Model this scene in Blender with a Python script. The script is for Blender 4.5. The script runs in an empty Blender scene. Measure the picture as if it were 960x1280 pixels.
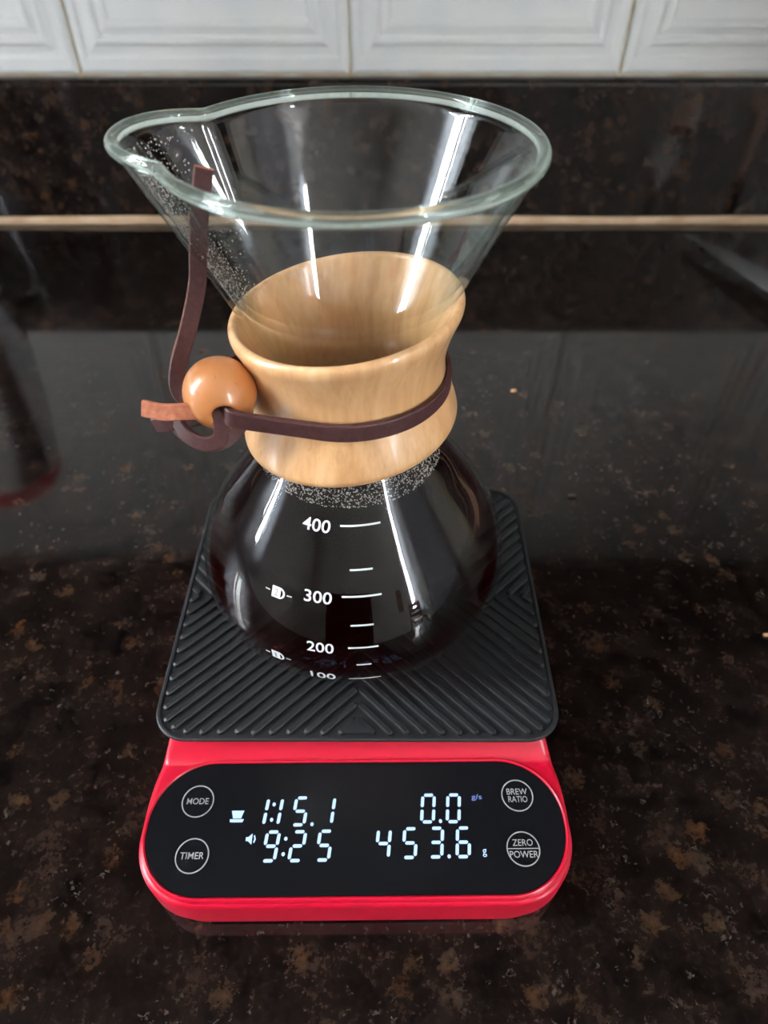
import bpy, bmesh, math, random
import numpy as np
from mathutils import Vector, Matrix
random.seed(7); rng = np.random.default_rng(7)
S = bpy.context.scene; C = S.collection
R = math.radians

# ---------------------------------------------------------------- camera
cam_d = bpy.data.cameras.new('camera'); cam = bpy.data.objects.new('camera', cam_d); C.objects.link(cam)
cam.location = (0, 0, .244); cam.rotation_euler = (R(45), 0, 0)
cam_d.sensor_fit = 'VERTICAL'; cam_d.sensor_height = 9.4; cam_d.lens = 9.4 * 850 / 1280
cam_d.clip_start = .01; cam_d.clip_end = 50
cam_d.dof.use_dof = True; cam_d.dof.focus_distance = .205; cam_d.dof.aperture_fstop = 3.0
S.camera = cam
# ---------------------------------------------------------------- daylight outside the windows
W = bpy.data.worlds.new('daylight'); S.world = W; W.use_nodes = True
W.node_tree.nodes['Background'].inputs[0].default_value = (.95, .975, 1, 1)
W.node_tree.nodes['Background'].inputs[1].default_value = 39
def portal(name, loc, rot, sx, sy):
    d = bpy.data.lights.new(name, 'AREA'); d.shape = 'RECTANGLE'; d.size = sx; d.size_y = sy; d.cycles.is_portal = True
    o = bpy.data.objects.new(name, d); C.objects.link(o); o.location = loc; o.rotation_euler = rot; return o
WL = dict(y0=-.34, y1=.30, z0=.20, z1=1.70)          # opening in the left wall
WB = dict(x0=2.28, x1=2.90, z0=-.30, z1=1.78)          # opening in the back wall
RX0, RX1, RY0, RY1, RZ0, RZ1 = -1.55, 3.0, -2.6, .620, -.9, 1.9
portal('window_portal', (RX0 - .01, (WL['y0'] + WL['y1']) / 2, (WL['z0'] + WL['z1']) / 2), (0, R(-90), 0), WL['z1'] - WL['z0'], WL['y1'] - WL['y0'])
portal('balcony_portal', ((WB['x0'] + WB['x1']) / 2, RY0 - .01, (WB['z0'] + WB['z1']) / 2), (R(90), 0, 0), WB['x1'] - WB['x0'], WB['z1'] - WB['z0'])
vs = S.view_settings; vs.view_transform = 'Standard'; vs.look = 'None'; vs.gamma = 1; vs.exposure = .7; vs.use_curve_mapping = False
cy = S.cycles
cy.max_bounces = 14; cy.transparent_max_bounces = 40; cy.transmission_bounces = 14; cy.glossy_bounces = 6; cy.diffuse_bounces = 5
cy.use_denoising = True; cy.sample_clamp_indirect = 8; cy.caustics_refractive = True; cy.blur_glossy = .3

# ---------------------------------------------------------------- materials
def mat(name, col=(.5, .5, .5), rough=.5, metal=0, spec=.5, coat=0, coat_rough=.1, emit=None, estr=1):
    m = bpy.data.materials.new(name); m.use_nodes = True; b = m.node_tree.nodes['Principled BSDF']; I = b.inputs
    I['Base Color'].default_value = (*col, 1); I['Roughness'].default_value = rough; I['Metallic'].default_value = metal
    I['Specular IOR Level'].default_value = spec; I['Coat Weight'].default_value = coat; I['Coat Roughness'].default_value = coat_rough
    if emit: I['Emission Color'].default_value = (*emit, 1); I['Emission Strength'].default_value = estr
    return m
class NT:
    def __init__(s, m): s.t = m.node_tree; s.b = s.t.nodes.get('Principled BSDF')
    def n(s, typ, **k):
        x = s.t.nodes.new(typ)
        for a, v in k.items():
            if a == 'inp':
                for i, q in v.items(): x.inputs[i].default_value = q
            else: setattr(x, a, v)
        return x
    def l(s, a, b): s.t.links.new(a, b)
    def ramp(s, src, stops, interp='LINEAR'):
        r = s.n('ShaderNodeValToRGB'); e = r.color_ramp.elements; r.color_ramp.interpolation = interp
        while len(e) < len(stops): e.new(.5)
        for x, (p, c) in zip(e, stops): x.position = p; x.color = (*c, 1) if len(c) == 3 else c
        s.l(src, r.inputs[0]); return r.outputs[0]
    def mix(s, fac, a, b, bt='MIX'):
        x = s.n('ShaderNodeMix', data_type='RGBA', blend_type=bt)
        if isinstance(fac, (int, float)): x.inputs[0].default_value = fac
        else: s.l(fac, x.inputs[0])
        for k, v in ((6, a), (7, b)):
            if isinstance(v, tuple): x.inputs[k].default_value = (*v, 1)
            else: s.l(v, x.inputs[k])
        return x.outputs[2]

def granite(name):
    m = mat(name, rough=.07, spec=.5); g = NT(m)
    co = g.n('ShaderNodeTexCoord').outputs['Object']
    def vor(sc, **k):
        v = g.n('ShaderNodeTexVoronoi', inp={'Scale': sc, 'Randomness': 1}, **k); g.l(w, v.inputs['Vector']); return v
    def noi(sc, d=4, r=.6):
        v = g.n('ShaderNodeTexNoise', inp={'Scale': sc, 'Detail': d, 'Roughness': r}); g.l(co, v.inputs['Vector']); return v.outputs[0]
    wn = g.n('ShaderNodeTexNoise', inp={'Scale': 260, 'Detail': 5, 'Roughness': .7}); g.l(co, wn.inputs['Vector'])
    wm = g.n('ShaderNodeVectorMath', operation='MULTIPLY_ADD', inp={1: (.011, .011, .011)}); g.l(wn.outputs['Color'], wm.inputs[0]); g.l(co, wm.inputs[2]); w = wm.outputs[0]
    def cellval(v):
        x = g.n('ShaderNodeSeparateColor'); g.l(v.outputs['Color'], x.inputs[0]); return x.outputs
    def mul(a, b):
        x = g.n('ShaderNodeMath', operation='MULTIPLY'); g.l(a, x.inputs[0]); g.l(b, x.inputs[1]); return x.outputs[0]
    fine = noi(420, 6, .72); big = noi(75, 3, .55)
    sm = g.n('ShaderNodeMath', operation='ADD'); g.l(fine, sm.inputs[0]); g.l(big, sm.inputs[1])
    hf = g.n('ShaderNodeMath', operation='MULTIPLY', inp={1: .5}); g.l(sm.outputs[0], hf.inputs[0])
    col = g.ramp(hf.outputs[0], [(.38, (.0028, .0024, .0024)), (.47, (.0075, .005, .0044)), (.55, (.017, .0105, .0084)), (.63, (.034, .0205, .0155)), (.72, (.055, .037, .029))])
    v1 = vor(105); c1 = cellval(v1)
    m1 = mul(g.ramp(c1[1], [(.70, (0, 0, 0)), (.80, (1, 1, 1))]), g.ramp(v1.outputs['Distance'], [(.12, (1, 1, 1)), (.5, (0, 0, 0))]))
    m1 = mul(m1, g.ramp(fine, [(.36, (.15,) * 3), (.6, (.62,) * 3)]))
    col = g.mix(m1, col, g.ramp(c1[0], [(.1, (.075, .035, .017)), (.5, (.10, .055, .028)), (.8, (.085, .06, .042)), (.95, (.13, .055, .022))]))
    v2 = vor(520); c2 = cellval(v2)
    m2 = mul(mul(g.ramp(c2[1], [(.86, (0, 0, 0)), (.93, (1, 1, 1))]), g.ramp(v2.outputs['Distance'], [(.05, (1, 1, 1)), (.5, (0, 0, 0))])), g.ramp(noi(45, 2), [(.42, (.1,) * 3), (.6, (.8,) * 3)]))
    col = g.mix(m2, col, g.ramp(c2[2], [(0, (.09, .08, .07)), (.6, (.11, .105, .10)), (1, (.15, .10, .07))]))
    g.l(col, g.b.inputs['Base Color'])
    g.l(g.ramp(noi(25, 3), [(.3, (.055,) * 3), (.75, (.10,) * 3)]), g.b.inputs['Roughness'])
    bp = g.n('ShaderNodeBump', inp={'Strength': .02, 'Distance': .0006}); g.l(noi(70, 2), bp.inputs['Height']); g.l(bp.outputs[0], g.b.inputs['Normal'])
    return m
GRAN = granite('brown_granite')

def wood(name, c0, c1, c2, axis_scale=(260, 260, 14), coat=.6, rough=.42, coat_rough=.12, streak=(.02, .7)):
    m = mat(name, rough=rough, coat=coat, coat_rough=coat_rough); g = NT(m)
    tc = g.n('ShaderNodeTexCoord').outputs['Object']; mp = g.n('ShaderNodeMapping', inp={'Scale': axis_scale}); g.l(tc, mp.inputs[0])
    n1 = g.n('ShaderNodeTexNoise', inp={'Scale': 1, 'Detail': 4, 'Roughness': .65}); g.l(mp.outputs[0], n1.inputs['Vector'])
    n2 = g.n('ShaderNodeTexNoise', inp={'Scale': 45, 'Detail': 2}); g.l(tc, n2.inputs['Vector'])
    a = g.ramp(n1.outputs[0], [(.3, c0), (.52, c1), (.72, c2)])
    b = g.mix(g.ramp(n2.outputs[0], [(.38, (.35,) * 3), (.62, (0, 0, 0))]), a, c0)
    mp2 = g.n('ShaderNodeMapping', inp={'Scale': (1100, 1100, 130)}); g.l(tc, mp2.inputs[0])
    n3 = g.n('ShaderNodeTexNoise', inp={'Scale': 1, 'Detail': 1}); g.l(mp2.outputs[0], n3.inputs['Vector'])
    b = g.mix(g.ramp(n3.outputs[0], [(.70, (0, 0, 0)), (.78, (.35,) * 3)]), b, tuple(x * .5 for x in c0))
    g.l(b, g.b.inputs['Base Color']); return m
M_COLLAR = wood('varnished_maple', (.58, .30, .125), (.72, .41, .19), (.80, .50, .26))
M_BEAD = wood('varnished_cherry', (.44, .155, .042), (.54, .205, .062), (.60, .24, .08), axis_scale=(90, 90, 30))
M_CAB = wood('dark_cabinet_wood', (.018, .008, .005), (.028, .012, .007), (.038, .017, .010), axis_scale=(30, 30, 2), rough=.9, coat=0)
M_CAB.node_tree.nodes['Principled BSDF'].inputs['Specular IOR Level'].default_value = .0   # specular off, so the doors reflect no bright ceiling
M_CHAIR = wood('brown_chair_wood', (.10, .035, .015), (.16, .06, .025), (.2, .08, .035), axis_scale=(30, 30, 3))
M_SPOON = wood('pinkish_beech_wood', (.55, .27, .17), (.65, .34, .22), (.7, .4, .27), axis_scale=(120, 10, 120), coat=0)

def leather(name, c, cdark, rough):
    m = mat(name, rough=rough, spec=.35); g = NT(m); tc = g.n('ShaderNodeTexCoord').outputs['Object']
    n = g.n('ShaderNodeTexNoise', inp={'Scale': 600, 'Detail': 4, 'Roughness': .7}); g.l(tc, n.inputs['Vector'])
    g.l(g.ramp(n.outputs[0], [(.3, cdark), (.65, c)]), g.b.inputs['Base Color'])
    n2 = g.n('ShaderNodeTexNoise', inp={'Scale': 1500, 'Detail': 3}); g.l(tc, n2.inputs['Vector'])
    bp = g.n('ShaderNodeBump', inp={'Strength': .25, 'Distance': .0003}); g.l(n2.outputs[0], bp.inputs['Height']); g.l(bp.outputs[0], g.b.inputs['Normal'])
    return m
M_LEATHER = leather('dark_brown_leather', (.082, .031, .030), (.05, .018, .018), .5)
M_SUEDE = leather('raw_leather_edge', (.48, .17, .095), (.33, .105, .055), .9)

M_RED = mat('red_plastic', (.62, .003, .030), .34, spec=.5, coat=.15, coat_rough=.25)
M_MAT = mat('black_silicone', (.014, .0155, .018), .5, spec=.45)
M_SCREEN = mat('black_display_glass', (.0075, .0078, .0098), .22, spec=.28)
M_LED = mat('lit_white_blue_led', (.05, .05, .05), .5, emit=(.43, .61, 1.0), estr=.92)
M_LEDD = mat('dim_blue_led', (.05, .05, .05), .5, emit=(.22, .36, .95), estr=.55)
M_PRINT = mat('grey_button_print', (.42, .42, .42), .5)
M_ENAMEL = mat('white_enamel_print', (.78, .80, .82), .45)
M_ENAMELG = mat('grey_enamel_print', (.25, .27, .30), .45)
M_RUBBER = mat('grey_rubber', (.03, .03, .03), .7)
M_STEEL = mat('brushed_steel', (.55, .57, .60), .22, metal=1)
M_WALL = mat('painted_wall', (.84, .83, .80), .7)
M_CEIL = mat('white_ceiling', (.80, .78, .75), .8)  # plain off-white ceiling paint
M_FLOOR = mat('pale_floor_tile', (.72, .71, .69), .4)
M_FRAME = mat('white_window_frame', (.8, .8, .8), .4)
M_GREY = mat('grey_fridge_enamel', (.66, .66, .70), .4)
M_WHITEC = mat('white_ceramic', (.82, .84, .84), .25, coat=.5)
M_REDLID = mat('red_enamel', (.55, .01, .02), .3)
M_CRUMB = mat('toast_crumb', (.62, .36, .18), .8)
M_DCRUMB = mat('dark_crumb', (.02, .016, .014), .7)
def tile_mat():
    m = mat('white_glazed_tile', (.70, .71, .695), .16, spec=.5); g = NT(m)
    tc = g.n('ShaderNodeTexCoord').outputs['Object']
    n = g.n('ShaderNodeTexNoise', inp={'Scale': 20, 'Detail': 2}); g.l(tc, n.inputs['Vector'])
    g.l(g.ramp(n.outputs[0], [(.35, (.66, .68, .675)), (.65, (.73, .735, .71))]), g.b.inputs['Base Color']); return m
M_TILE = tile_mat()
def grout_mat(name, a, b):
    m = mat(name, a, .85, spec=.2); g = NT(m); tc = g.n('ShaderNodeTexCoord').outputs['Object']
    n = g.n('ShaderNodeTexNoise', inp={'Scale': 45, 'Detail': 3}); g.l(tc, n.inputs['Vector'])
    g.l(g.ramp(n.outputs[0], [(.4, a), (.65, b)]), g.b.inputs['Base Color']); return m
M_GROUT = grout_mat('cream_grout', (.68, .64, .53), (.55, .40, .22))
M_CAULK = grout_mat('beige_caulk', (.62, .45, .30), (.50, .33, .20))

def thin_glass():
    m = bpy.data.materials.new('clear_glass_wall'); m.use_nodes = True; g = NT(m); t = g.t; t.nodes.clear()
    lw = g.n('ShaderNodeLayerWeight', inp={'Blend': .5})
    p = g.n('ShaderNodeMath', operation='POWER', inp={1: 5.0}); g.l(lw.outputs['Facing'], p.inputs[0])
    f = g.n('ShaderNodeMath', operation='MULTIPLY_ADD', inp={1: .955, 2: .042}); g.l(p.outputs[0], f.inputs[0])
    tint = g.ramp(lw.outputs['Facing'], [(.35, (.985, .99, .985)), (.85, (.93, .965, .94)), (1, (.86, .94, .88))])
    tr = g.n('ShaderNodeBsdfTransparent'); g.l(tint, tr.inputs[0])
    gl = g.n('ShaderNodeBsdfGlossy', inp={'Roughness': 0.0}); gl.inputs[0].default_value = (1, 1, 1, 1)
    mx = g.n('ShaderNodeMixShader'); g.l(f.outputs[0], mx.inputs[0]); g.l(tr.outputs[0], mx.inputs[1]); g.l(gl.outputs[0], mx.inputs[2])
    o = g.n('ShaderNodeOutputMaterial'); g.l(mx.outputs[0], o.inputs[0]); return m
def solid_glass(name, col, ior, absorb=None, dens=0):
    m = bpy.data.materials.new(name); m.use_nodes = True; g = NT(m); g.t.nodes.clear()
    b = g.n('ShaderNodeBsdfGlass', inp={'Roughness': 0, 'IOR': ior}); b.inputs[0].default_value = (*col, 1)
    o = g.n('ShaderNodeOutputMaterial'); g.l(b.outputs[0], o.inputs[0])
    if absorb:
        v = g.n('ShaderNodeVolumeAbsorption', inp={'Density': dens}); v.inputs[0].default_value = (*absorb, 1); g.l(v.outputs[0], o.inputs[1])
    return m
M_GLASS = thin_glass()
M_RIM = solid_glass('pale_green_rim_glass', (.94, .985, .955), 1.48)
g = NT(M_RIM); _gl = [n for n in g.t.nodes if n.type == 'BSDF_GLASS'][0]; _o = [n for n in g.t.nodes if n.type == 'OUTPUT_MATERIAL'][0]
_d = g.n('ShaderNodeBsdfTranslucent'); _d.inputs[0].default_value = (.80, .92, .84, 1); _e = g.n('ShaderNodeBsdfDiffuse'); _e.inputs[0].default_value = (.80, .92, .84, 1)
_a = g.n('ShaderNodeMixShader', inp={0: .5}); g.l(_d.outputs[0], _a.inputs[1]); g.l(_e.outputs[0], _a.inputs[2])
_m = g.n('ShaderNodeMixShader', inp={0: .09}); g.l(_gl.outputs[0], _m.inputs[1]); g.l(_a.outputs[0], _m.inputs[2]); g.l(_m.outputs[0], _o.inputs[0])  # milky pale green share mixed in to imitate light glowing in the rim
def coffee_mat():
    m = bpy.data.materials.new('black_coffee'); m.use_nodes = True; g = NT(m); g.t.nodes.clear()
    lw = g.n('ShaderNodeLayerWeight', inp={'Blend': .5})
    p = g.n('ShaderNodeMath', operation='POWER', inp={1: 5.0}); g.l(lw.outputs['Facing'], p.inputs[0])
    f = g.n('ShaderNodeMath', operation='MULTIPLY_ADD', inp={1: .5, 2: .004}); g.l(p.outputs[0], f.inputs[0])
    tr = g.n('ShaderNodeBsdfTransparent'); gl = g.n('ShaderNodeBsdfGlossy', inp={'Roughness': 0.0})
    mx = g.n('ShaderNodeMixShader'); g.l(f.outputs[0], mx.inputs[0]); g.l(tr.outputs[0], mx.inputs[1]); g.l(gl.outputs[0], mx.inputs[2])
    va = g.n('ShaderNodeVolumeAbsorption', inp={'Density': 300}); va.inputs[0].default_value = (.84, .03, .16, 1)
    vs_ = g.n('ShaderNodeVolumeScatter', inp={'Density': 1.0}); vs_.inputs[0].default_value = (.9, .2, .35, 1)
    ad = g.n('ShaderNodeAddShader'); g.l(va.outputs[0], ad.inputs[0]); g.l(vs_.outputs[0], ad.inputs[1])
    o = g.n('ShaderNodeOutputMaterial'); g.l(mx.outputs[0], o.inputs[0]); g.l(ad.outputs[0], o.inputs[1]); return m
M_COFFEE = coffee_mat()
M_DROP = solid_glass('water_droplets', (1, 1, 1), 1.33)
g = NT(M_DROP); _gl = [n for n in g.t.nodes if n.type == 'BSDF_GLASS'][0]; _o = [n for n in g.t.nodes if n.type == 'OUTPUT_MATERIAL'][0]
_d = g.n('ShaderNodeBsdfDiffuse'); _d.inputs[0].default_value = (.86, .78, .74, 1); _m = g.n('ShaderNodeMixShader', inp={0: .4}); g.l(_gl.outputs[0], _m.inputs[1]); g.l(_d.outputs[0], _m.inputs[2]); g.l(_m.outputs[0], _o.inputs[0])

# ---------------------------------------------------------------- helpers
def link(name, me, m, parent=None):
    o = bpy.data.objects.new(name, me); C.objects.link(o)
    for x in (m if isinstance(m, (list, tuple)) else [m]): me.materials.append(x)
    if parent: o.parent = parent
    return o
def obj(name, bm, m, parent=None, smooth=True):
    me = bpy.data.meshes.new(name); bm.normal_update(); bm.to_mesh(me); bm.free()
    if smooth:
        me.shade_smooth()
        try: me.set_sharp_from_angle(angle=R(38))
        except Exception: pass
    return link(name, me, m, parent)
def pyobj(name, v, f, m, parent=None, smooth=True, ang=38):
    me = bpy.data.meshes.new(name); me.from_pydata([tuple(map(float, x)) for x in v], [], f); me.update()
    if smooth:
        me.shade_smooth()
        if ang < 180: me.set_sharp_from_angle(angle=R(ang))
    return link(name, me, m, parent)
def thing(name, label, cat, loc=(0, 0, 0), rotz=0, group=None):
    o = bpy.data.objects.new(name, None); C.objects.link(o); o.location = loc; o.rotation_euler = (0, 0, rotz); o.empty_display_size = .01
    tag(o, label, cat, group); return o
def tag(o, label, cat, group=None):
    o['label'] = label; o['category'] = cat
    if group: o['group'] = group
    return o
def struct(o): o['kind'] = 'structure'; return o
def bx(bm, x0, x1, y0, y1, z0, z1, bev=0):
    r = bmesh.ops.create_cube(bm, size=1, matrix=Matrix.Translation(((x0 + x1) / 2, (y0 + y1) / 2, (z0 + z1) / 2)) @ Matrix.Diagonal((x1 - x0, y1 - y0, z1 - z0, 1)))
    if bev:
        es = list({e for v in r['verts'] for e in v.link_edges}); bmesh.ops.bevel(bm, geom=es, offset=bev, segments=3, affect='EDGES', profile=.5)
def box(name, x0, x1, y0, y1, z0, z1, m, parent=None, bev=0):
    bm = bmesh.new(); bx(bm, x0, x1, y0, y1, z0, z1, bev); o = obj(name, bm, m, parent, smooth=False); return o
def lathe_mesh(prof, n=96, closed=False, radial=None):
    """prof: list of (r, z); radial(a, r, z) -> point"""
    v = []; f = []; k = len(prof)
    for i in range(n):
        a = 2 * math.pi * i / n
        for r, z in prof: v.append(radial(a, r, z) if radial else (r * math.cos(a), r * math.sin(a), z))
    kk = k if closed else k - 1
    for i in range(n):
        j = (i + 1) % n
        for q in range(kk):
            p = (q + 1) % k; f.append((i * k + q, j * k + q, j * k + p, i * k + p))
    return v, f
def hermite(ctrl, x):
    zc = np.array([c[0] for c in ctrl]); rc = np.array([c[1] for c in ctrl]); m = np.gradient(rc, zc)
    i = np.clip(np.searchsorted(zc, x) - 1, 0, len(zc) - 2); h = zc[i + 1] - zc[i]; t = (x - zc[i]) / h
    return (2 * t**3 - 3 * t**2 + 1) * rc[i] + (t**3 - 2 * t**2 + t) * h * m[i] + (-2 * t**3 + 3 * t**2) * rc[i + 1] + (t**3 - t**2) * h * m[i + 1]
def catmull(P, n):
    P = [Vector(p) for p in P]; Q = [2 * P[0] - P[1]] + P + [2 * P[-1] - P[-2]]; out = []
    for s in np.linspace(0, len(P) - 1, n):
        i = min(int(s), len(P) - 2); t = s - i; a, b, c, d = Q[i:i + 4]
        out.append(.5 * ((2 * b) + (c - a) * t + (2 * a - 5 * b + 4 * c - d) * t * t + (3 * b - a - 3 * c + d) * t**3))
    return out
def ribbon(path, normals, wid, thk, closed=False, mats=False):
    """flat strap along path; normals point out of the strap's broad face; rounded-rectangle section"""
    n = len(path); sec = [(-.5, -.32), (-.42, -.5), (.42, -.5), (.5, -.32), (.5, .32), (.42, .5), (-.42, .5), (-.5, .32)]
    v = []; f = []; K = len(sec)
    for i in range(n):
        a = path[(i - 1) % n] if closed or i else path[0]; b = path[(i + 1) % n] if closed or i < n - 1 else path[-1]
        t = (b - a).normalized(); nn = normals[i]; nn = (nn - t * nn.dot(t)).normalized(); w = t.cross(nn)
        for u, h in sec: v.append(path[i] + w * (u * wid) + nn * (h * thk))
    for i in range(n if closed else n - 1):
        j = (i + 1) % n
        for k in range(K): f.append((i * K + k, i * K + (k + 1) % K, j * K + (k + 1) % K, j * K + k))
    if not closed: f.append(tuple(range(K))[::-1]); f.append(tuple((n - 1) * K + k for k in range(K)))
    return v, f

# ---------------------------------------------------------------- setting
box_ = box
struct(box('countertop', -1.5, 1.6, -.035, .604, -.03, 0, GRAN, bev=.004)); bpy.data.objects['countertop'].name = 'trim_1'
o = bpy.data.objects['trim_1']; o['label'] = 'polished dark brown granite countertop'
o = struct(box('trim_2', -1.5, 1.6, .6045, .6185, .0002, .1095, GRAN, bev=.0045)); o['label'] = 'upright granite splashback strip behind the counter'
# caulk bead in the corner
v = []; f = []
xs = np.linspace(-1.5, 1.6, 160)
for i, x in enumerate(xs):
    k = 1 + .22 * math.sin(x * 31) * math.sin(x * 13 + 1); y = .6042; a = .0062 * (1 + .08 * math.sin(x * 23)); 
    for p in ((0, a), (-.0006, a * .92), (-.0014, a * .5), (-.0020 * k, .0003)): v.append((x, y + p[0], p[1]))
for i in range(len(xs) - 1):
    for q in range(3): f.append((i * 4 + q, i * 4 + q + 1, i * 4 + 5 + q, i * 4 + 4 + q))
o = struct(pyobj('trim_3', v, f, M_CAULK)); o['label'] = 'beige caulk line between counter and splashback'

wb = struct(box('wall_back', RX0, RX1, .620, .73, RZ0, RZ1, M_GROUT))
# embossed wall tiles
TW, TH = .2085, .30
def tile_mesh():
    lev = [(0, 0, -.0035), (.0012, .0012, -.0012), (.0035, .0035, 0), (.0068, .0105, 0), (.0080, .0122, -.0012), (.0105, .0145, -.0012), (.0145, .0185, -.0004), (.0175, .0210, .0013), (.0195, .0235, .0013), (.0215, .0258, -.0006), (.0245, .0285, .0002), (.0270, .0310, .0014), (.0290, .0335, .0014), (.0315, .0365, -.0004), (.0430, .0480, -.0004), (.048, .054, .0009)]
    v = []; f = []
    for dx, dz, h in lev:
        for x, z in ((dx, dz), (TW - dx, dz), (TW - dx, TH - dz), (dx, TH - dz)): v.append((x, -.004 - h, z))
    for i in range(len(lev) - 1):
        for k in range(4):
            a, b = i * 4 + k, i * 4 + (k + 1) % 4; f.append((a, b, b + 4, a + 4))
    L = 4 * (len(lev) - 1); f.append((L, L + 1, L + 2, L + 3))
    me = bpy.data.meshes.new('tile'); me.from_pydata(v, [], f); me.update(); me.materials.append(M_TILE); me.shade_smooth(); me.set_sharp_from_angle(angle=R(10)); return me
tm = tile_mesh(); PX = TW + .0022
for row in range(2):
    for k in range(-6, 7):
        o = bpy.data.objects.new('tile', tm); C.objects.link(o); o.parent = wb
        o.location = (-.0262 + .0011 + k * PX, .620 - .0004 * random.random(), .1100 + row * (TH + .0022)); o.rotation_euler = (R(random.uniform(-.12, .12)), 0, R(random.uniform(-.15, .15)))
struct(box('wall_right', RX1, RX1 + .1, RY0, .73, RZ0, RZ1, M_WALL))
# left wall with a window opening
bm = bmesh.new(); x0, x1 = RX0 - .1, RX0
bx(bm, x0, x1, RY0, WL['y0'], RZ0, RZ1); bx(bm, x0, x1, WL['y1'], .73, RZ0, RZ1)
bx(bm, x0, x1, WL['y0'], WL['y1'], RZ0, WL['z0']); bx(bm, x0, x1, WL['y0'], WL['y1'], WL['z1'], RZ1)
struct(obj('wall_left', bm, M_WALL, smooth=False))
bm = bmesh.new(); x0, x1 = RY0 - .1, RY0
bx(bm, RX0, WB['x0'], x0, x1, RZ0, RZ1); bx(bm, WB['x1'], RX1, x0, x1, RZ0, RZ1)
bx(bm, WB['x0'], WB['x1'], x0, x1, RZ0, WB['z0']); bx(bm, WB['x0'], WB['x1'], x0, x1, WB['z1'], RZ1)
struct(obj('wall_front', bm, M_WALL, smooth=False))
struct(box('floor', RX0, RX1, RY0, .73, RZ0 - .05, RZ0, M_FLOOR))
struct(box('ceiling', RX0, RX1, RY0, .73, RZ1, RZ1 + .05, M_CEIL))
def wframe(name, fn):
    bm = bmesh.new(); fn(bm); return struct(obj(name, bm, M_FRAME))
def f1(bm):
    y0, y1, z0, z1 = WL['y0'], WL['y1'], WL['z0'], WL['z1']
    for a in ((y0, y0 + .035, z0, z1), (y1 - .035, y1, z0, z1), (y0, y1, z0, z0 + .035), (y0, y1, z1 - .035, z1), ((y0 + y1) / 2 - .02, (y0 + y1) / 2 + .02, z0, z1)):
        bx(bm, RX0 - .06, RX0 - .02, a[0], a[1], a[2], a[3])
wframe('window_1', f1)
def f2(bm):
    x0, x1, z0, z1 = WB['x0'], WB['x1'], WB['z0'], WB['z1']
    for a in ((x0, x0 + .05, z0, z1), (x1 - .05, x1, z0, z1), (x0, x1, z0, z0 + .06), (x0, x1, z1 - .05, z1)):
        bx(bm, a[0], a[1], RY0 - .06, RY0 - .02, a[2], a[3])
wframe('window_2', f2)
# base units under the counter
struct(box('trim_4', -1.5, 1.6, -.02, .60, RZ0, -.031, M_CAB))

# ---------------------------------------------------------------- wall cabinet above the tiles (mirrored in the granite)
cb = thing('wall_cabinet', 'dark brown wooden wall cabinet above the tiles, seen mirrored in the granite', 'cabinet', (0, .618, .455))
CF = -.335
box('carcass', -1.2, 1.2, CF, -.012, 0, 1.40, M_CAB, cb)
for k in range(4):
    d = box('door', -1.195 + k * .6, -.605 + k * .6, CF - .022, CF - .001, .004, 1.396, M_CAB, cb, bev=.003)
    h = box('handle', -.66 + k * .6 if k % 2 == 0 else -1.15 + k * .6, -.648 + k * .6 if k % 2 == 0 else -1.138 + k * .6, CF - .045, CF - .0215, .06, .18, M_STEEL, d, bev=.003)

# ---------------------------------------------------------------- brewing scale
SX, SY = -.0095, .145
sc = thing('coffee_scale', 'red digital coffee scale with black display, standing on the granite counter', 'scale', (SX, SY, 0), R(.5))
def P(x, y, z=0): return (x - SX, y - SY, z)
YF, YB = .0605 - SY, .229 - SY
def smooth(t): t = min(1, max(0, t)); return t * t * (3 - 2 * t)
def halfw(y):
    w = .0694 - .0017 * smooth((y - (.088 - SY)) / .026); r = .0205; d = y - YF
    if d < r: w -= r - math.sqrt(max(0, r * r - (r - d)**2))
    r = .012; d = YB - y
    if d < r: w -= r - math.sqrt(max(0, r * r - (r - d)**2))
    return w
def topz(y):
    h = .0168 + (.0252 - .0168) * smooth((y - (.1040 - SY)) / .0105)
    d = y - YF; r = .0022
    if d < r: h -= r - math.sqrt(max(0, r * r - (r - d)**2))
    return h
ysec = sorted(set([YF + .0205 * (1 - math.cos(t)) for t in np.linspace(0, math.pi / 2, 22)] + [YF + .0022 * (1 - math.cos(t)) for t in np.linspace(0, math.pi / 2, 7)] + list(np.linspace(YF + .021, .103 - SY, 10)) + list(np.linspace(.103 - SY, .115 - SY, 26)) + list(np.linspace(.116 - SY, YB - .0125, 12)) + [YB - .012 * (1 - math.cos(t)) for t in np.linspace(math.pi / 2, 0, 14)]))
v = []; f = []; NS = 0
for y in ysec:
    w, h = max(halfw(y), .002), topz(y); z0 = .0016; kk = smooth((y - (.096 - SY)) / .018); rt = min(.0024 + .0016 * kk, w * .4); rb = .0026; wt = w - .0026 * kk * (h - .0126) / .0126 if w > .03 else w
    q = []
    for t in np.linspace(0, math.pi / 2, 6): q.append((wt - rt + rt * math.cos(t), h - rt + rt * math.sin(t)))
    s = [(w - rb, z0), (w, z0 + rb), ((w + wt) / 2 + (w - wt) * .2, (z0 + rb + h - rt) / 2)] + q
    ring = s + [(-a, b) for a, b in reversed(s)]; NS = len(ring)
    v += [(a, y, b) for a, b in ring]
for i in range(len(ysec) - 1):
    for k in range(NS): f.append((i * NS + k, i * NS + (k + 1) % NS, (i + 1) * NS + (k + 1) % NS, (i + 1) * NS + k))
f.append(tuple(range(NS))[::-1]); f.append(tuple((len(ysec) - 1) * NS + k for k in range(NS)))
pyobj('housing', v, f, M_RED, sc, ang=50)
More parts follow.
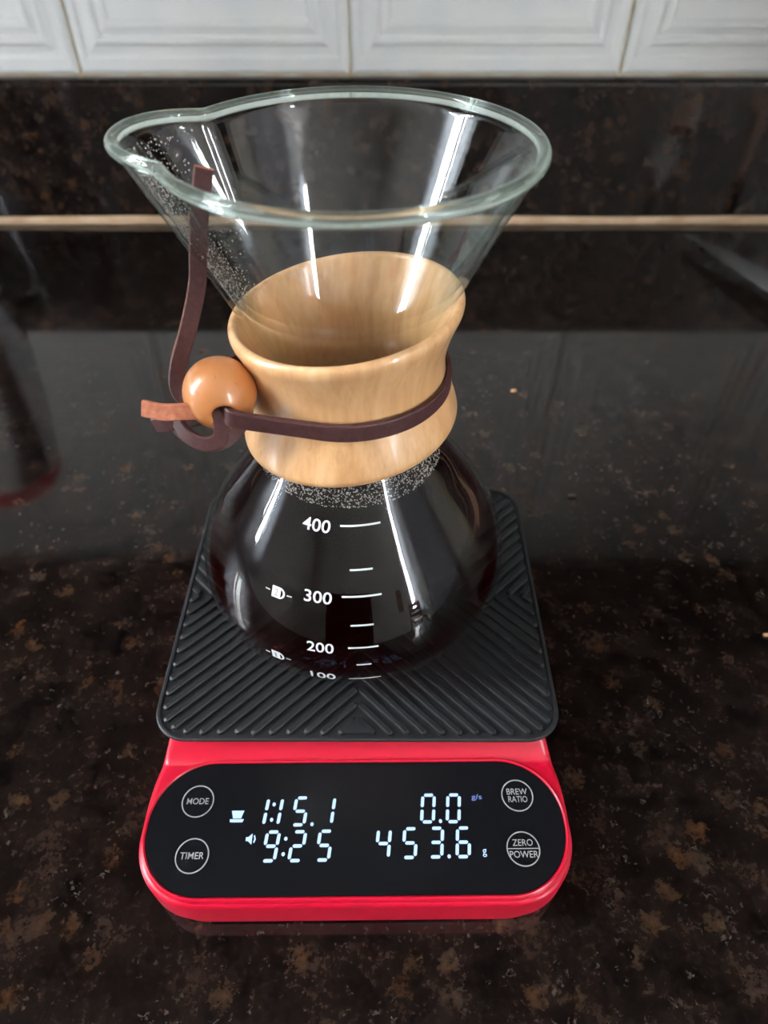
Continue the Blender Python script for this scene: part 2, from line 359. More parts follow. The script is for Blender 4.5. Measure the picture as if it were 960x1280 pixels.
for a in (-.05, .05):
    for b in (-.062, .07):
        bm = bmesh.new(); bmesh.ops.create_cone(bm, cap_ends=True, segments=24, radius1=.006, radius2=.0065, depth=.0019, matrix=Matrix.Translation((a, b, .00095))); obj('foot', bm, M_RUBBER, sc)
box('weighing_platform', -.062, .062, .1155 - SY, .222 - SY, .0250, .0256, M_MAT, sc)
def rrect(hx, hy, r, n=14):
    pts = []
    for cx, cy_, a0 in ((hx - r, hy - r, 0), (-hx + r, hy - r, 90), (-hx + r, -hy + r, 180), (hx - r, -hy + r, 270)):
        for t in np.linspace(0, 90, n): pts.append((cx + r * math.cos(R(a0 + t)), cy_ + r * math.sin(R(a0 + t))))
    return pts
def plate(name, levels, cx, cy_, m, parent, n=18):
    """levels: (hx, hy, r, z) outlines stacked, capped"""
    v = []; f = []; N = None
    for hx, hy, r, z in levels:
        q = rrect(hx, hy, r, n); N = len(q); v += [(cx + a, cy_ + b, z) for a, b in q]
    for i in range(len(levels) - 1):
        for k in range(N): f.append((i * N + k, i * N + (k + 1) % N, (i + 1) * N + (k + 1) % N, (i + 1) * N + k))
    f.append(tuple(range(N))[::-1]); f.append(tuple((len(levels) - 1) * N + k for k in range(N)))
    return pyobj(name, v, f, m, parent, ang=30)
DC = (.0836 - SY)
# thin red lip around the display, then the black pane
q = 0
v = []; f = []
for dx, z in ((.0017, .0165), (.0013, .0180), (.0008, .0184), (.0003, .0181), (.0003, .0168)):
    v += [(a, DC + b, z) for a, b in rrect(.0668 + dx, .0205 + dx, .0194 + dx, 20)]
N = len(v) // 5
for i in range(4):
    for k in range(N): f.append((i * N + k, i * N + (k + 1) % N, (i + 1) * N + (k + 1) % N, (i + 1) * N + k))
pyobj('display_lip', v, f, M_RED, sc, ang=60)
dp = plate('display_panel', [(.0671, .0208, .0197, .0166), (.0671, .0208, .0197, .0178), (.0668, .0205, .0194, .0181)], 0, DC, M_SCREEN, sc)
ZD = .01825
def ring(name, x, y, r, w, m, parent):
    v = []; f = []; n = 48
    for i in range(n):
        a = 2 * math.pi * i / n
        for rr, z in ((r - w, ZD - .0001), (r - w, ZD), (r, ZD), (r, ZD - .0001)): v.append((x + rr * math.cos(a), y + rr * math.sin(a), z))
    for i in range(n):
        j = (i + 1) % n
        for k in range(3): f.append((i * 4 + k, j * 4 + k, j * 4 + k + 1, i * 4 + k + 1))
    return pyobj(name, v, f, m, parent, smooth=False)
def text_mesh(s, size, bold=0, shear=0, sx=1):
    c = bpy.data.curves.new('t', 'FONT'); c.body = s; c.size = size; c.align_x = 'CENTER'; c.align_y = 'CENTER'; c.offset = bold; c.shear = shear; c.resolution_u = 4; c.fill_mode = 'FRONT'
    o = bpy.data.objects.new('t', c); C.objects.link(o); dg = bpy.context.evaluated_depsgraph_get()
    me = bpy.data.meshes.new_from_object(o.evaluated_get(dg)); bpy.data.objects.remove(o); bpy.data.curves.remove(c)
    bm = bmesh.new(); bm.from_mesh(me); bpy.data.meshes.remove(me)
    xs = [q.co.x for q in bm.verts]; ys_ = [q.co.y for q in bm.verts]; cx, cy_ = (min(xs) + max(xs)) / 2, (min(ys_) + max(ys_)) / 2
    for q in bm.verts: q.co.x = (q.co.x - cx) * sx; q.co.y -= cy_
    return bm
def fit_text(s, width, height, bold=.0, shear=0):
    bm = text_mesh(s, 1, bold, shear); xs = [q.co.x for q in bm.verts]; ys_ = [q.co.y for q in bm.verts]
    kx = width / (max(xs) - min(xs)); ky = height / (max(ys_) - min(ys_))
    for q in bm.verts: q.co.x *= kx; q.co.y *= ky
    return bm
def flat_text(name, s, x, y, w, h, m, parent, bold=.004, rot=0):
    bm = fit_text(s, w, h, bold); bmesh.ops.rotate(bm, verts=bm.verts, cent=(0, 0, 0), matrix=Matrix.Rotation(rot, 3, 'Z'))
    for q in bm.verts: q.co += Vector((x, y, ZD))
    return obj(name, bm, m, parent, smooth=False)
for nm, x, y, lines in (('mode', -.06178, .09148, (('MODE', 0, .0071),)), ('timer', -.0605, .0746, (('TIMER', 0, .0074),)),
                        ('brew', .0437, .0925, (('BREW', .00125, .0068), ('RATIO', -.00125, .0063))), ('zero', .04316, .07577, (('ZERO', .00185, .0064), ('POWER', -.00165, .0089)))):
    px, py, _ = P(x, y)
    b = ring('button', px, py, .00525, .00034, M_PRINT, dp)
    for s, dy, w in lines: flat_text('button_text', s, px, py + dy, w, .0020, M_PRINT, dp)
    if nm == 'zero': box('button_text', px - .0049, px + .0049, py - .00005, py + .0002, ZD - .0001, ZD, M_PRINT, dp)
SEG = {'0': 'abcdef', '1': 'bc', '2': 'abged', '3': 'abgcd', '4': 'fgbc', '5': 'afgcd', '6': 'afgedc', '9': 'abfgcd'}
def digit(ch, x, y, w=.0038, h=.0086, slant=.10, th=.00105):
    px, py, _ = P(x, y); v = []; f = []; hw, hh = w / 2, h / 2; g = .00042
    def seg(x0, y0, x1, y1):
        L = math.hypot(x1 - x0, y1 - y0); ux, uy = (x1 - x0) / L, (y1 - y0) / L; nx, ny = -uy, ux; t = th / 2; b = len(v)
        for s, k in ((g, -.45), (g + t * .7, -1), (L - g - t * .7, -1), (L - g, -.45), (L - g, .45), (L - g - t * .7, 1), (g + t * .7, 1), (g, .45)):
            X, Y = x0 + ux * s + nx * t * k, y0 + uy * s + ny * t * k
            v.append((px + X + Y * slant, py + Y, ZD))
        f.append(tuple(range(b, b + 8)))
    D = dict(a=(-hw, hh, hw, hh), b=(hw, 0, hw, hh), c=(hw, -hh, hw, 0), d=(-hw, -hh, hw, -hh), e=(-hw, -hh, -hw, 0), f=(-hw, 0, -hw, hh), g=(-hw, 0, hw, 0))
    for s in SEG[ch]: seg(*D[s])
    return pyobj('digit', v, f, M_LED, dp, smooth=False)
def dot(x, y, r=.00055, name='dot'):
    px, py, _ = P(x, y); return pyobj(name, [(px + r * math.cos(a), py + r * 1.15 * math.sin(a), ZD) for a in np.linspace(0, 2 * math.pi, 13)[:-1]], [tuple(range(12))], M_LED, dp, smooth=False)
# top left 1:15.1, bottom left 9:25, top right 0.0, bottom right 453.6
digit('1', -.0408, .08795); dot(-.03655, .0902); dot(-.03685, .0853); digit('1', -.0362, .08795); digit('5', -.0278, .08795); dot(-.0237, .0838); digit('1', -.0190, .0881)
digit('9', -.0362, .0772); dot(-.0317, .0794); dot(-.0321, .0748); digit('2', -.02785, .0772); digit('5', -.0194, .0773)
digit('0', .0139, .0885); dot(.0177, .0844); digit('0', .0222, .0885)
digit('4', -.0008, .0777); digit('5', .0076, .0778); digit('3', .0159, .0779); dot(.0197, .0737); digit('6', .0245, .0779)
flat_text('unit_text', 'g/s', *P(.03014, .0919)[:2], .0034, .0021, M_LEDD, dp)
flat_text('unit_text', 'g', *P(.0309, .0746)[:2], .0013, .0023, M_LED, dp)
px, py, _ = P(-.0481, .0866)
pyobj('dripper_icon', [(px + a, py + b, ZD) for a, b in ((-.0020, .0017), (.0021, .0017), (.0013, -.0008), (-.0013, -.0008), (-.0023, -.0010), (.0023, -.0010), (.0019, -.0020), (-.0021, -.0020))], [(3, 2, 1, 0), (7, 6, 5, 4)], M_LED, dp, smooth=False)
px, py, _ = P(-.0427, .0794)
pyobj('speaker_icon', [(px + a, py + b, ZD) for a, b in ((-.0017, .0006), (-.0010, .0006), (.0003, .0017), (.0003, -.0017), (-.0010, -.0006), (-.0017, -.0006), (.0007, .0010), (.0011, .0012), (.0015, 0), (.0011, -.0012), (.0007, -.0010), (.0010, 0))], [(5, 4, 3, 2, 1, 0), (11, 10, 9, 8, 7, 6)], M_LED, dp, smooth=False)

# ---------------------------------------------------------------- ribbed mat on the platform
MX, MY0, MY1 = -.0092, .1078, .2318
MYC = (MY0 + MY1) / 2; HX, HY = .0702, (MY1 - MY0) / 2
mt = thing('silicone_mat', 'black ribbed silicone mat lying on the red scale under the glass carafe', 'mat', (MX, MYC, .0258), R(-.1))
ZB = .0009; ZT = .00218
plate('mat_base', [(HX - .0004, HY - .0004, .0115, 0), (HX, HY, .012, .0003), (HX, HY, .012, ZB + .0004), (HX - .0005, HY - .0005, .0115, ZB + .0007), (HX - .0013, HY - .0013, .0107, ZB + .0007), (HX - .0016, HY - .0016, .0104, ZB)], 0, 0, M_MAT, mt)
RW = .0023; PITCH = .0059        # rib width across, spacing along the edge
def inside(x, y, m=.0022):
    hx, hy, r = HX - m, HY - m, .012 - m; ax, ay = abs(x), abs(y)
    if ax > hx or ay > hy: return False
    if ax > hx - r and ay > hy - r: return math.hypot(ax - hx + r, ay - hy + r) <= r
    return True
def rib(p, q):
    d = Vector((q[0] - p[0], q[1] - p[1])); L = d.length; d /= L; n = Vector((-d.y, d.x)); v = []; f = []
    prof = [(-.5, ZB - .0002), (-.44, ZT - .0003), (-.34, ZT), (.34, ZT), (.44, ZT - .0003), (.5, ZB - .0002)]; K = len(prof)
    for s, k, dz in ((0, .55, 1), (.0008, 1, 0), (L - .0008, 1, 0), (L, .55, 1)):
        for a, z in prof: v.append((p[0] + d.x * s + n.x * a * RW * k, p[1] + d.y * s + n.y * a * RW * k, z - (.0004 * dz if z > ZB else 0)))
    for i in range(3):
        for k in range(K - 1): f.append((i * K + k, i * K + k + 1, (i + 1) * K + k + 1, (i + 1) * K + k))
    f.append(tuple(range(K))[::-1]); f.append(tuple(3 * K + k for k in range(K)))
    return pyobj('rib', v, f, M_MAT, mt, smooth=False)
for sx in (-1, 1):
    for sy in (-1, 1):
        k = 0
        for c in np.arange(-HX - HY, HX + HY, PITCH):
            # lines in a quadrant run parallel to its diagonal: y = x + c (in mirrored coordinates x,y >= 0)
            c0 = c + PITCH * .5 + (-.5 * 0); pts = [t for t in np.arange(.0004, .15, .0004) if t + c0 > .0004 and inside(t, t + c0)]
            if len(pts) < 7: continue
            a, b = pts[0], pts[-1]
            rib((sx * a, sy * (a + c0)), (sx * b, sy * (b + c0)))
for sy in (-1, 1):   # small solid wedges where the chevrons start
    b = HY - .0023; v = [(-.0052, sy * b), (.0052, sy * b), (0, sy * (b - .0060))]
    v3 = [(x, y, ZB - .0002) for x, y in v] + [(x * .88, y, ZT) for x, y in v]
    pyobj('wedge', v3, [(0, 1, 4, 3), (1, 2, 5, 4), (2, 0, 3, 5), (3, 4, 5)], M_MAT, mt, smooth=False)

# ---------------------------------------------------------------- carafe
CX, CY = -.0112, .175; Z0 = .02802
ca = thing('glass_carafe', 'hourglass glass coffee carafe with wooden collar standing on the black mat', 'carafe', (CX, CY, Z0))
BODY = [(.028, .0287), (.032, .0433), (.040, .0524), (.052, .05575), (.064, .0537), (.078, .0472), (.093, .0369), (.1075, .0272), (.117, .0233), (.126, .0216), (.134, .0220), (.144, .0257), (.155, .0299), (.17, .0362), (.1912, .0452)]
def rout(z): return hermite(BODY, z)
A0 = R(176); HWID = R(27)
def spout(a, z):
    zz = (z - .136) / (.1912 - .136)
    if zz <= 0: return 0
    d = (a - A0 + math.pi) % (2 * math.pi) - math.pi; t = abs(d) / HWID
    if t >= 1: return 0
    return (1 - t**2.4)**1.25 * .0112 * zz**.85
def gpt(a, r, z):     # r,z absolute height; handmade rim leans a touch, spout lip lifts
    s = spout(a, z); k = smooth((z - .14) / .05); dx = .0035 * max(0, z - .133) / .058
    zz = z + s * .10 * k
    return ((r + s) * math.cos(a) + dx, (r + s) * math.sin(a), zz - Z0)
zs = np.concatenate([np.linspace(.028, .036, 9)[:-1], np.linspace(.036, .1912, 74)])
outer = [(.0003, .0281), (.018, .0281)] + [(float(rout(z)), float(z)) for z in zs]
outer[2] = (.0270, .02815)
inner = [(float(rout(z)) - .0017, float(z)) for z in zs if z > .105][::-1]
NA = 180
vv, ff = lathe_mesh(outer + inner, NA, radial=gpt)
pyobj('glass_body', vv, ff, M_GLASS, ca, ang=180)
# rim bead
v = []; f = []; nt = 12
for i in range(NA):
    a = 2 * math.pi * i / NA; c = Vector(gpt(a, float(rout(.1912)) - .0002, .1920)); rd = Vector((math.cos(a), math.sin(a), 0))
    for k in range(nt):
        t = 2 * math.pi * k / nt; v.append(c + rd * (.0016 * math.cos(t)) + Vector((0, 0, .0016 * math.sin(t))))
for i in range(NA):
    for k in range(nt): f.append((i * nt + k, ((i + 1) % NA) * nt + k, ((i + 1) % NA) * nt + (k + 1) % nt, i * nt + (k + 1) % nt))
o = pyobj('glass_rim', v, f, M_RIM, ca, ang=180); o['label'] = 'thick rounded glass rim with pouring lip'
# coffee
LEV = .0998
zc = [z for z in zs if z < LEV - .0005] + [LEV]
prof = [(.0003, .0302), (.016, .0302), (.0255, .0303)] + [(float(rout(max(z, .0325))) - .0018, float(max(z, .0305))) for z in zc if z > .0325] + [(float(rout(LEV)) - .0045, LEV - .0004), (.0003, LEV - .0004)]
vv, ff = lathe_mesh(prof, 128, radial=lambda a, r, z: (r * math.cos(a), r * math.sin(a), z - Z0))
co = pyobj('coffee', vv, ff, M_COFFEE, None, ang=60); co.location = (CX, CY, Z0)
tag(co, 'black brewed coffee filling the round lower bulb of the carafe', 'coffee')

# printed scale on the bulb
zt = np.linspace(.0285, .12, 900); rt_ = rout(zt); arc = np.concatenate([[0], np.cumsum(np.hypot(np.diff(zt), np.diff(rt_)))])
def surf(deg, s, off=.00012):
    z = float(np.interp(s, arc, zt)); r = float(np.interp(s, arc, rt_)); i = min(max(np.searchsorted(zt, z), 1), len(zt) - 2)
    dz, dr = zt[i + 1] - zt[i - 1], rt_[i + 1] - rt_[i - 1]; L = math.hypot(dz, dr); nr, nz = dz / L, -dr / L
    a = R(deg); rr = r + nr * off; return Vector((rr * math.sin(a), -rr * math.cos(a), z + nz * off - Z0))
def on_glass(name, bm, deg, z, m, rot=0, off=.00012):
    s0 = float(np.interp(z, zt, arc)); r0 = float(rout(z))
    if rot: bmesh.ops.rotate(bm, verts=bm.verts, cent=(0, 0, 0), matrix=Matrix.Rotation(rot, 3, 'Z'))
    for q in bm.verts: x, y = q.co.x, q.co.y; q.co = surf(deg + math.degrees(x / float(np.interp(s0 + y, arc, rt_))), s0 + y, off)
    return obj(name, bm, m, ca, smooth=False)
def strip(w, h, n=14):
    bm = bmesh.new(); top = [bm.verts.new((w * (i / n - .5), h / 2, 0)) for i in range(n + 1)]; bot = [bm.verts.new((w * (i / n - .5), -h / 2, 0)) for i in range(n + 1)]
    for i in range(n): bm.faces.new((bot[i], bot[i + 1], top[i + 1], top[i]))
    return bm
for s, deg, z, w in (('400', -15.4, .0966, .0088), ('300', -11.1, .0783, .0088), ('200', -9.5, .0621, .0087), ('100', -9.2, .0477, .0084)):
    on_glass('volume_number', fit_text(s, w, .0040, .012), deg, z, M_ENAMEL)
for d0, d1, z in ((-3.3, 17.3, .0971), (1.1, 10.7, .0860), (-2.1, 12.95, .0790), (.9, 9.0, .07046), (-.1, 10.05, .0627), (2.5, 7.4, .0555), (-.4, 10.6, .0468)):
    on_glass('volume_mark', strip(R(d1 - d0) * float(rout(z)), .00062), (d0 + d1) / 2, z, M_ENAMEL)
def cup(deg, z, n, rot):
    bm = bmesh.new(); v = [(-.0023, .0019), (.0008, .0019), (.0015, .0016), (.0022, .0009), (.0024, 0), (.0022, -.0009), (.0015, -.0016), (.0008, -.0019), (-.0023, -.0019)]
    vs_ = [bm.verts.new((a, b, 0)) for a, b in v]; bm.faces.new(vs_[::-1]); on_glass('cup_mark', bm, deg, z, M_ENAMEL, rot)
    bm = bmesh.new(); vs_ = [bm.verts.new((a, b, 0)) for a, b in ((.0009, .0013), (.0014, .0009), (.0017, 0), (.0014, -.0009), (.0009, -.0013))]; bm.faces.new(vs_[::-1]); on_glass('cup_mark', bm, deg, z, M_SCREEN, rot, .0002)
    on_glass('cup_number', fit_text(n, .0012 if n == '2' else .0007, .0023, .0), deg - .8, z, M_ENAMELG, rot, .0002)
    for dx in (-.0039, .0039): 
        bm = strip(.0017, .0004, 4)
        for q in bm.verts: q.co.x += dx
        on_glass('cup_mark', bm, deg, z, M_ENAMEL, rot)
cup(-26.8, .0764, '2', R(2)); cup(-24.9, .0533, '1', R(2))

# condensation: fine droplets on the glass above the coffee and down the pouring channel
def droplets(pts, name):
    base = bmesh.new(); bmesh.ops.create_icosphere(base, subdivisions=1, radius=1); bv = [q.co.copy() for q in base.verts]; bf = [tuple(q.index for q in p.verts) for p in base.faces]; base.free()
    v = []; f = []
    for c, nrm, r in pts:
        z = nrm; x = z.orthogonal().normalized(); y = z.cross(x); b = len(v)
        for q in bv: v.append(c + (x * q.x + y * q.y + z * q.z * .55) * r)
        f += [tuple(b + i for i in t) for t in bf]
    o = pyobj(name, v, f, M_DROP, ca, ang=180); o['kind'] = 'stuff'; return o
pts = []
for _ in range(7000):
    a = rng.uniform(0, 2 * math.pi); z = LEV + .0006 + (.0130) * rng.random()
    r = float(rout(z)) - .0019; pts.append((Vector((r * math.cos(a), r * math.sin(a), z - Z0)), Vector((math.cos(a), math.sin(a), .6)).normalized(), rng.uniform(.00011, .00030)))
droplets(pts, 'condensation')
pts = []
for _ in range(1300):
    a = A0 + rng.normal(0, .30) * HWID; z = .150 + .039 * rng.random(); s = rng.uniform(.00010, .00032)
    p = Vector(gpt(a, float(rout(z)) - .0019, z)); pts.append((p, Vector((math.cos(a), math.sin(a), -.4)).normalized(), s))
droplets(pts, 'condensation')

# wooden collar (sits slightly crooked)
COL = Matrix.Translation((.0004, 0, .1313 - Z0)) @ Matrix(((1, 0, 0, 0), (0, 1, 0, 0), (.115, 0, 1, 0), (0, 0, 0, 1)))
cp = [(.0322, -.0197), (.0331, -.0192), (.0336, -.0178), (.0334, -.0160), (.0323, -.0125), (.0307, -.0080), (.0293, -.0035), (.0289, .0010), (.0294, .0060), (.0307, .0108), (.0321, .0145), (.0330, .0168), (.0332, .0185), (.0327, .0196), (.0318, .0200), (.0309, .0195), (.0302, .0180), (.0284, .0130), (.0266, .0080), (.0253, .0020), (.0250, -.0040), (.0262, -.0100), (.0290, -.0165), (.0310, -.0196)]
cz = catmull([(a, b, 0) for a, b in cp] + [(cp[0][0], cp[0][1], 0)], 90)[:-1]
vv, ff = lathe_mesh([(p.x, p.y) for p in cz], 128, closed=True)
col = pyobj('wooden_collar', [COL @ Vector(p) for p in vv], ff, M_COLLAR, ca, ang=180)
# bead
BC = Vector((-.0450, .155, .1352)) - Vector((CX, CY, Z0)); BR = .0100
hole_dir = Vector((.26, -.95, -.10)).normalized()
bp = []; hr = .0034
for t in np.linspace(math.asin(hr / BR), math.pi - math.asin(hr / BR), 36): bp.append((BR * math.sin(t), BR * math.cos(t)))
zz = math.sqrt(BR**2 - hr**2); bp = [(hr - .0003, zz - .0006)] + bp + [(hr - .0003, -zz + .0006)]
vv, ff = lathe_mesh(bp, 64, closed=True)
b = pyobj('wooden_bead', vv, ff, M_BEAD, ca, ang=180); b['label'] = 'round orange-brown wooden bead on the leather tie'
b.matrix_local = Matrix.Translation(BC) @ hole_dir.to_track_quat('Z', 'Y').to_matrix().to_4x4()
# leather tie: loop around the collar waist, out through the bead, knot and two loose ends
def rel(*p): return Vector(p) - Vector((CX, CY, Z0))
LW, LT = .0054, .0017
wr = .0303; loop = []; nrm = []
hole = BC + hole_dir * (BR - .003)
for dg in np.linspace(-16, 232, 80):      # from front-left round the front, right and back to the rear-left
    a = R(dg - 90); d = Vector((math.cos(a), math.sin(a), 0)); lz = -.0020 - .0034 * math.cos(a)
    p = COL @ Vector((wr * d.x, wr * d.y, lz)); loop.append(p); nrm.append(d)
hp = BC + hole_dir * BR
pre = catmull([hole + hole_dir * -.003, hole + hole_dir * .0018 + Vector((.0006, 0, 0)), hp + Vector((.0036, -.0005, -.0005)), hp.lerp(loop[0], .62) + Vector((0, -.0002, 0)), loop[0]], 30)[:-1]
pn = [Vector((-.1, -1, .1)).lerp(nrm[0], min(1, i / 16)) for i in range(len(pre))]
post = catmull([loop[-1], BC + Vector((.0015, .0125, .001)), BC - hole_dir * .0085], 10)[1:]
path = pre + loop[:] + post; nn = pn + nrm + [Vector((-.8, .6, 0))] * len(post)
o = pyobj('leather_tie', *ribbon(path, nn, LW, LT), M_LEATHER, ca, ang=25); o['label'] = 'dark brown leather tie around the wooden collar'
def end_piece(name, pts, normals, n=24, suede=False, tip=True):
    pth = catmull(pts, n); N = [Vector(normals[0]).lerp(Vector(normals[1]), i / (n - 1)) for i in range(n)]
    o = pyobj(name, *ribbon(pth, N, .0045, LT), [M_LEATHER, M_SUEDE], ca, ang=25)
    me = o.data
    if suede:
        for p in me.polygons: p.material_index = 1
    else: me.polygons[len(me.polygons) - 1].material_index = 1
    # raw cut edges show lighter on the thin sides
    if not suede:
        for i, p in enumerate(me.polygons[:-2]):
            if i % 8 in (7, 6, 0): p.material_index = 1 if i % 8 == 7 else 0
    return o
end_piece('tie_end', [rel(-.0545, .158, .1285), rel(-.0580, .160, .1325), rel(-.0575, .163, .1385), rel(-.0530, .166, .1490), rel(-.0490, .168, .1600), rel(-.0472, .169, .1690), rel(-.0450, .170, .1790), rel(-.0425, .171, .1880)], ((.12, -1, .0), (.22, -1, .0)), 40)
o = end_piece('tie_end', [rel(-.0480, .1495, .1335), rel(-.0535, .1475, .1345), rel(-.0590, .1475, .1343), rel(-.0648, .149, .1345)], ((0, -.95, .3), (0, -.9, .4)), 16, suede=True); o['label'] = 'orange-brown raw leather end of the tie'
o = end_piece('tie_end', [rel(-.0505, .154, .1280), rel(-.0560, .152, .1282), rel(-.0600, .151, .1280), rel(-.0640, .152, .1265)], ((-.1, -.8, .5), (-.2, -.9, .1)), 14)
pth = catmull([hole - hole_dir * .004, hole + hole_dir * .0016 + Vector((-.001, 0, -.0008)), rel(-.0445, .1455, .1272), rel(-.0490, .1450, .1256), rel(-.0545, .1475, .1270), rel(-.0585, .1530, .1300)], 30)
pyobj('tie_knot', *ribbon(pth, [Vector((.2, -.9, .3)).lerp(Vector((-.4, -.8, .2)), i / 29) for i in range(30)], .0042, LT), M_LEATHER, ca, ang=25)
pth = catmull([rel(-.0590, .1530, .1305), rel(-.0565, .1500, .1262), rel(-.0500, .1470, .1238), rel(-.0440, .1490, .1238), rel(-.0400, .1560, .1262), rel(-.0398, .1640, .1300)], 30)
pyobj('tie_knot', *ribbon(pth, [Vector((-.1, -.9, .1))] * 30, .0045, LT), M_LEATHER, ca, ang=25)

# ---------------------------------------------------------------- things on the counter
# knife: blade tip in the picture, wooden handle off to the right
kt = Vector((.2498, .5585, 0)); kd = Vector((.0355, -.0800, 0)).normalized()
kn = thing('kitchen_knife', 'steel knife blade pointing in from the right over the granite counter', 'knife', tuple(kt), math.atan2(kd.y, kd.x))
v = []; f = []; n = 30
for i in range(n + 1):
    s = .175 * i / n; top = .0085 * min(1, (s / .09))**.85; bot = -.0185 * min(1, (s / .10))**.95; th = .0011
    z = .0085 + .004 * s / .175
    # blade lies on its side, spine to the far side
    v += [(s, top, z + th), (s, (top + bot) * .5, z + th * .9), (s, bot, z), (s, top, z - th)]
for i in range(n):
    for k in range(4): f.append((i * 4 + k, (i + 1) * 4 + k, (i + 1) * 4 + (k + 1) % 4, i * 4 + (k + 1) % 4))
f.append((0, 1, 2, 3)); f.append(tuple(4 * n + k for k in (3, 2, 1, 0)))
pyobj('blade', v, f, M_STEEL, kn, ang=30)
box('handle', .176, .29, -.012, .012, .0005, .021, M_SPOON, kn, bev=.005)
# wooden spoon just outside the frame, mirrored in the splashback
sp = thing('wooden_spoon', 'pinkish wooden spoon mirrored in the splashback right of the knife', 'spoon', (.330, .545, 0), math.atan2(-.29, .147))
v, f = [], []
for i in range(31):
    s = .33 * i / 30; w = .0055 if s < .25 else .0055 + .016 * math.sin(min(1, (s - .25) / .07) * math.pi * .62); h = .005
    for k in range(10): a = 2 * math.pi * k / 10; v.append((s, w * math.cos(a), .0128 + h * math.sin(a)))
for i in range(30):
    for k in range(10): f.append((i * 10 + k, (i + 1) * 10 + k, (i + 1) * 10 + (k + 1) % 10, i * 10 + (k + 1) % 10))
f.append(tuple(range(10))); f.append(tuple(300 + k for k in reversed(range(10))))
pyobj('spoon_body', v, f, M_SPOON, sp, ang=60)
box('rest', .01, .02, -.006, .006, .0003, .0076, M_SPOON, sp, bev=.001); box('rest', .29, .30, -.006, .006, .0003, .0076, M_SPOON, sp, bev=.001)
# canister outside the frame on the left, mirrored in the granite
cn = thing('kettle', 'steel kettle with a red lid, mirrored in the granite at the left edge', 'kettle', (-.342, .472, 0))
vv, ff = lathe_mesh([(.0005, .0003), (.056, .0003), (.058, .003), (.055, .06), (.050, .12), (.042, .165), (.0005, .166)], 64); pyobj('body', vv, ff, M_STEEL, cn)
vv, ff = lathe_mesh([(.0005, .1663), (.041, .1663), (.042, .172), (.036, .186), (.014, .192), (.010, .206), (.0005, .208)], 48); pyobj('lid', vv, ff, M_REDLID, cn)
hp_ = catmull([(-.050, 0, .135), (-.085, 0, .15), (-.092, 0, .10), (-.080, 0, .05), (-.054, 0, .04)], 24)
pyobj('handle', *ribbon(hp_, [Vector((0, 1, 0))] * 24, .010, .018), M_RUBBER, cn, ang=50)
def crumb(x, y, sx, sy, sz, m, label):
    bm = bmesh.new(); bmesh.ops.create_icosphere(bm, subdivisions=2, radius=1)
    for q in bm.verts: k = 1 + .25 * math.sin(q.co.x * 5 + x * 90) * math.cos(q.co.y * 4 + q.co.z * 3); q.co = Vector((q.co.x * sx * k, q.co.y * sy * k, q.co.z * sz * k + sz * 1.25))
    o = obj('crumb', bm, m); o.location = (x, y, 0); tag(o, label, 'crumb')
crumb(.1645, .1687, .0024, .0009, .0007, M_CRUMB, 'pale toasted crumb on the granite at the right edge of the picture')
crumb(.0799, .3486, .0018, .0012, .0008, M_CRUMB, 'small brown crumb on the granite to the right of the wooden collar')
crumb(.0976, .2552, .0024, .0013, .0008, M_DCRUMB, 'dark crumb on the granite beyond the right corner of the mat')

# ---------------------------------------------------------------- the room behind the camera (mirrored in the glass)
def chair(x, y, rz):
    t = thing('dining_chair', 'brown wooden dining chair by the balcony window, mirrored in the carafe', 'chair', (x, y, RZ0), rz)
    box('seat', -.21, .21, -.21, .21, .43, .46, M_CHAIR, t, bev=.008)
    for a in (-.19, .19):
        for b_ in (-.19, .19): box('leg', a - .018, a + .018, b_ - .018, b_ + .018, 0, .429 if b_ < 0 else .95, M_CHAIR, t, bev=.004)
    for z in (.62, .76, .90): box('back_slat', -.17, .17, .182, .198, z - .045, z + .045, M_CHAIR, t, bev=.004)
chair(1.80, -1.80, R(200))
fr = thing('refrigerator', 'tall pale grey refrigerator right of the counter, mirrored in the carafe', 'refrigerator', (1.52, -.42, RZ0))
box('cabinet_body', -.30, .36, -.34, .34, .02, 1.85, M_GREY, fr, bev=.01); 
d = box('door', -.345, -.302, -.338, .338, .62, 1.845, M_GREY, fr, bev=.012); box('handle', -.385, -.346, -.30, -.27, .75, 1.2, M_STEEL, d, bev=.006)
d = box('door', -.345, -.302, -.338, .338, .03, .61, M_GREY, fr, bev=.012)
for a in (-.25, .25): box('foot', -.02, .02, a - .02, a + .02, 0, .0195, M_RUBBER, fr)
wd = thing('added_sideboard', 'tall dark brown cupboard added on the far wall as the dark reflection of the person behind the camera', 'added_sideboard', (-.1, RY0 + .26, RZ0))  # added dark mass, stands in for the mirrored person holding the camera
box('carcass', -.62, .62, -.25, .2, 0, 1.45, M_CAB, wd)
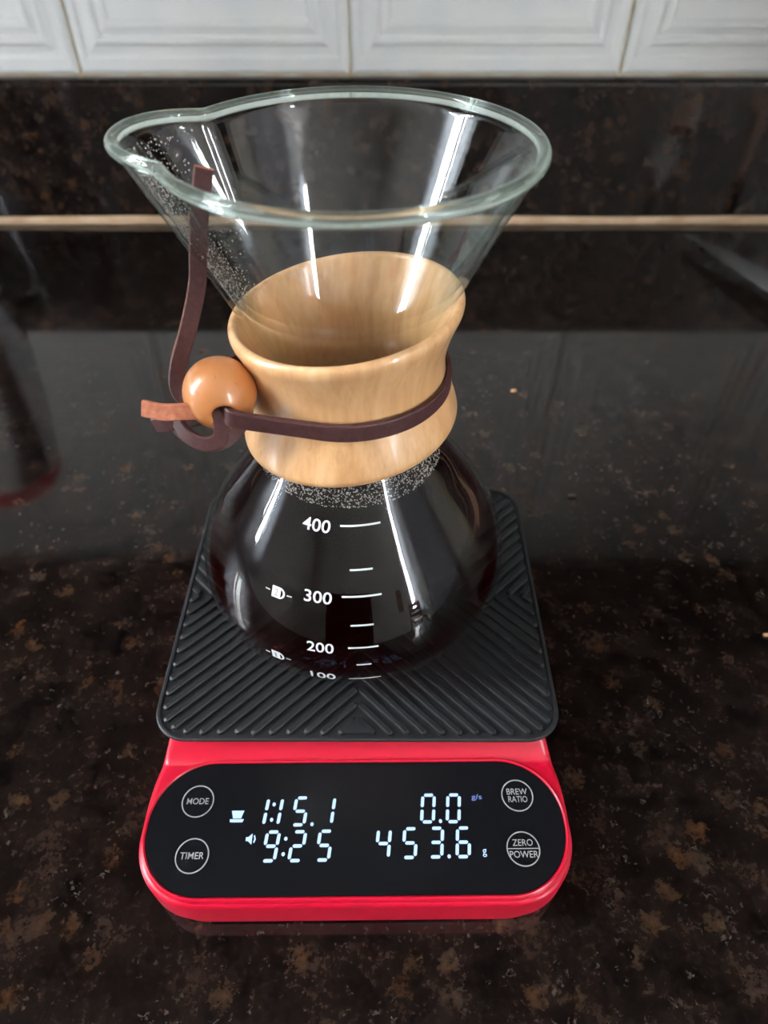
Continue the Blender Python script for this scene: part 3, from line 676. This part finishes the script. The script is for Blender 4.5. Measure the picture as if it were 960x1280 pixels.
for k in range(2): d = box('door', -.61 + k * .61, -.01 + k * .61, .201, .222, .05, 1.40, M_CAB, wd, bev=.004); box('handle', -.07 + k * .61, -.055 + k * .61, .2225, .25, .9, 1.05, M_STEEL, d)
pc = thing('wall_picture', 'narrow colourful picture on the far wall beside the balcony window', 'picture', (1.72, RY0 + .012, .25))
box('picture_frame', -.11, .11, -.01, .012, -.3, .3, M_CAB, pc)
for k, c_ in enumerate(((.5, .2, .05), (.06, .09, .3), (.45, .33, .12), (.25, .2, .16), (.08, .13, .17))):
    box('canvas_band', -.09, .09, .0121, .016, -.27 + (4 - k) * .108, -.27 + (5 - k) * .108 - .002, mat('picture_paint', c_, .6), pc)

def sheer_mat():
    m = bpy.data.materials.new('sheer_white_fabric'); m.use_nodes = True; g = NT(m); g.t.nodes.clear()
    a = g.n('ShaderNodeBsdfTranslucent'); a.inputs[0].default_value = (.46, .49, .52, 1); b = g.n('ShaderNodeBsdfDiffuse'); b.inputs[0].default_value = (.8, .82, .84, 1)
    x = g.n('ShaderNodeMixShader', inp={0: .45}); g.l(a.outputs[0], x.inputs[1]); g.l(b.outputs[0], x.inputs[2]); o = g.n('ShaderNodeOutputMaterial'); g.l(x.outputs[0], o.inputs[0]); return m
M_SHEER = sheer_mat()
def curtain(x0, x1, label, side=False):  # unseen sheers, added to dim and narrow the windows' light and reflections
    v = []; f = []; n = 60
    for z in (WB['z0'] - .25, WB['z1'] + .06):
        for i in range(n + 1): x = x0 + (x1 - x0) * i / n; v.append((x, RY0 + .06 + .016 * math.sin(i * .9) + .006 * math.sin(i * 2.3), z))
    for i in range(n): f.append((i, i + 1, n + 2 + i, n + 1 + i))
    if side: v = [(RX0 + .06 + (b - RY0 - .06), a, c + (WL['z0'] - WB['z0'] if c < 0 else WL['z1'] - WB['z1'])) for a, b, c in v]
    tag(pyobj('added_sheer_curtain', v, f, M_SHEER, None, ang=180), label, 'curtain')
curtain(2.46, 2.96, 'sheer white curtain added over the balcony window to soften its reflection in the carafe')
curtain(-.42, -.12, 'sheer white curtain added on the camera side of the left window to narrow its reflection', True)
curtain(.04, .40, 'sheer white curtain added on the tiled side of the left window to narrow its reflection', True)
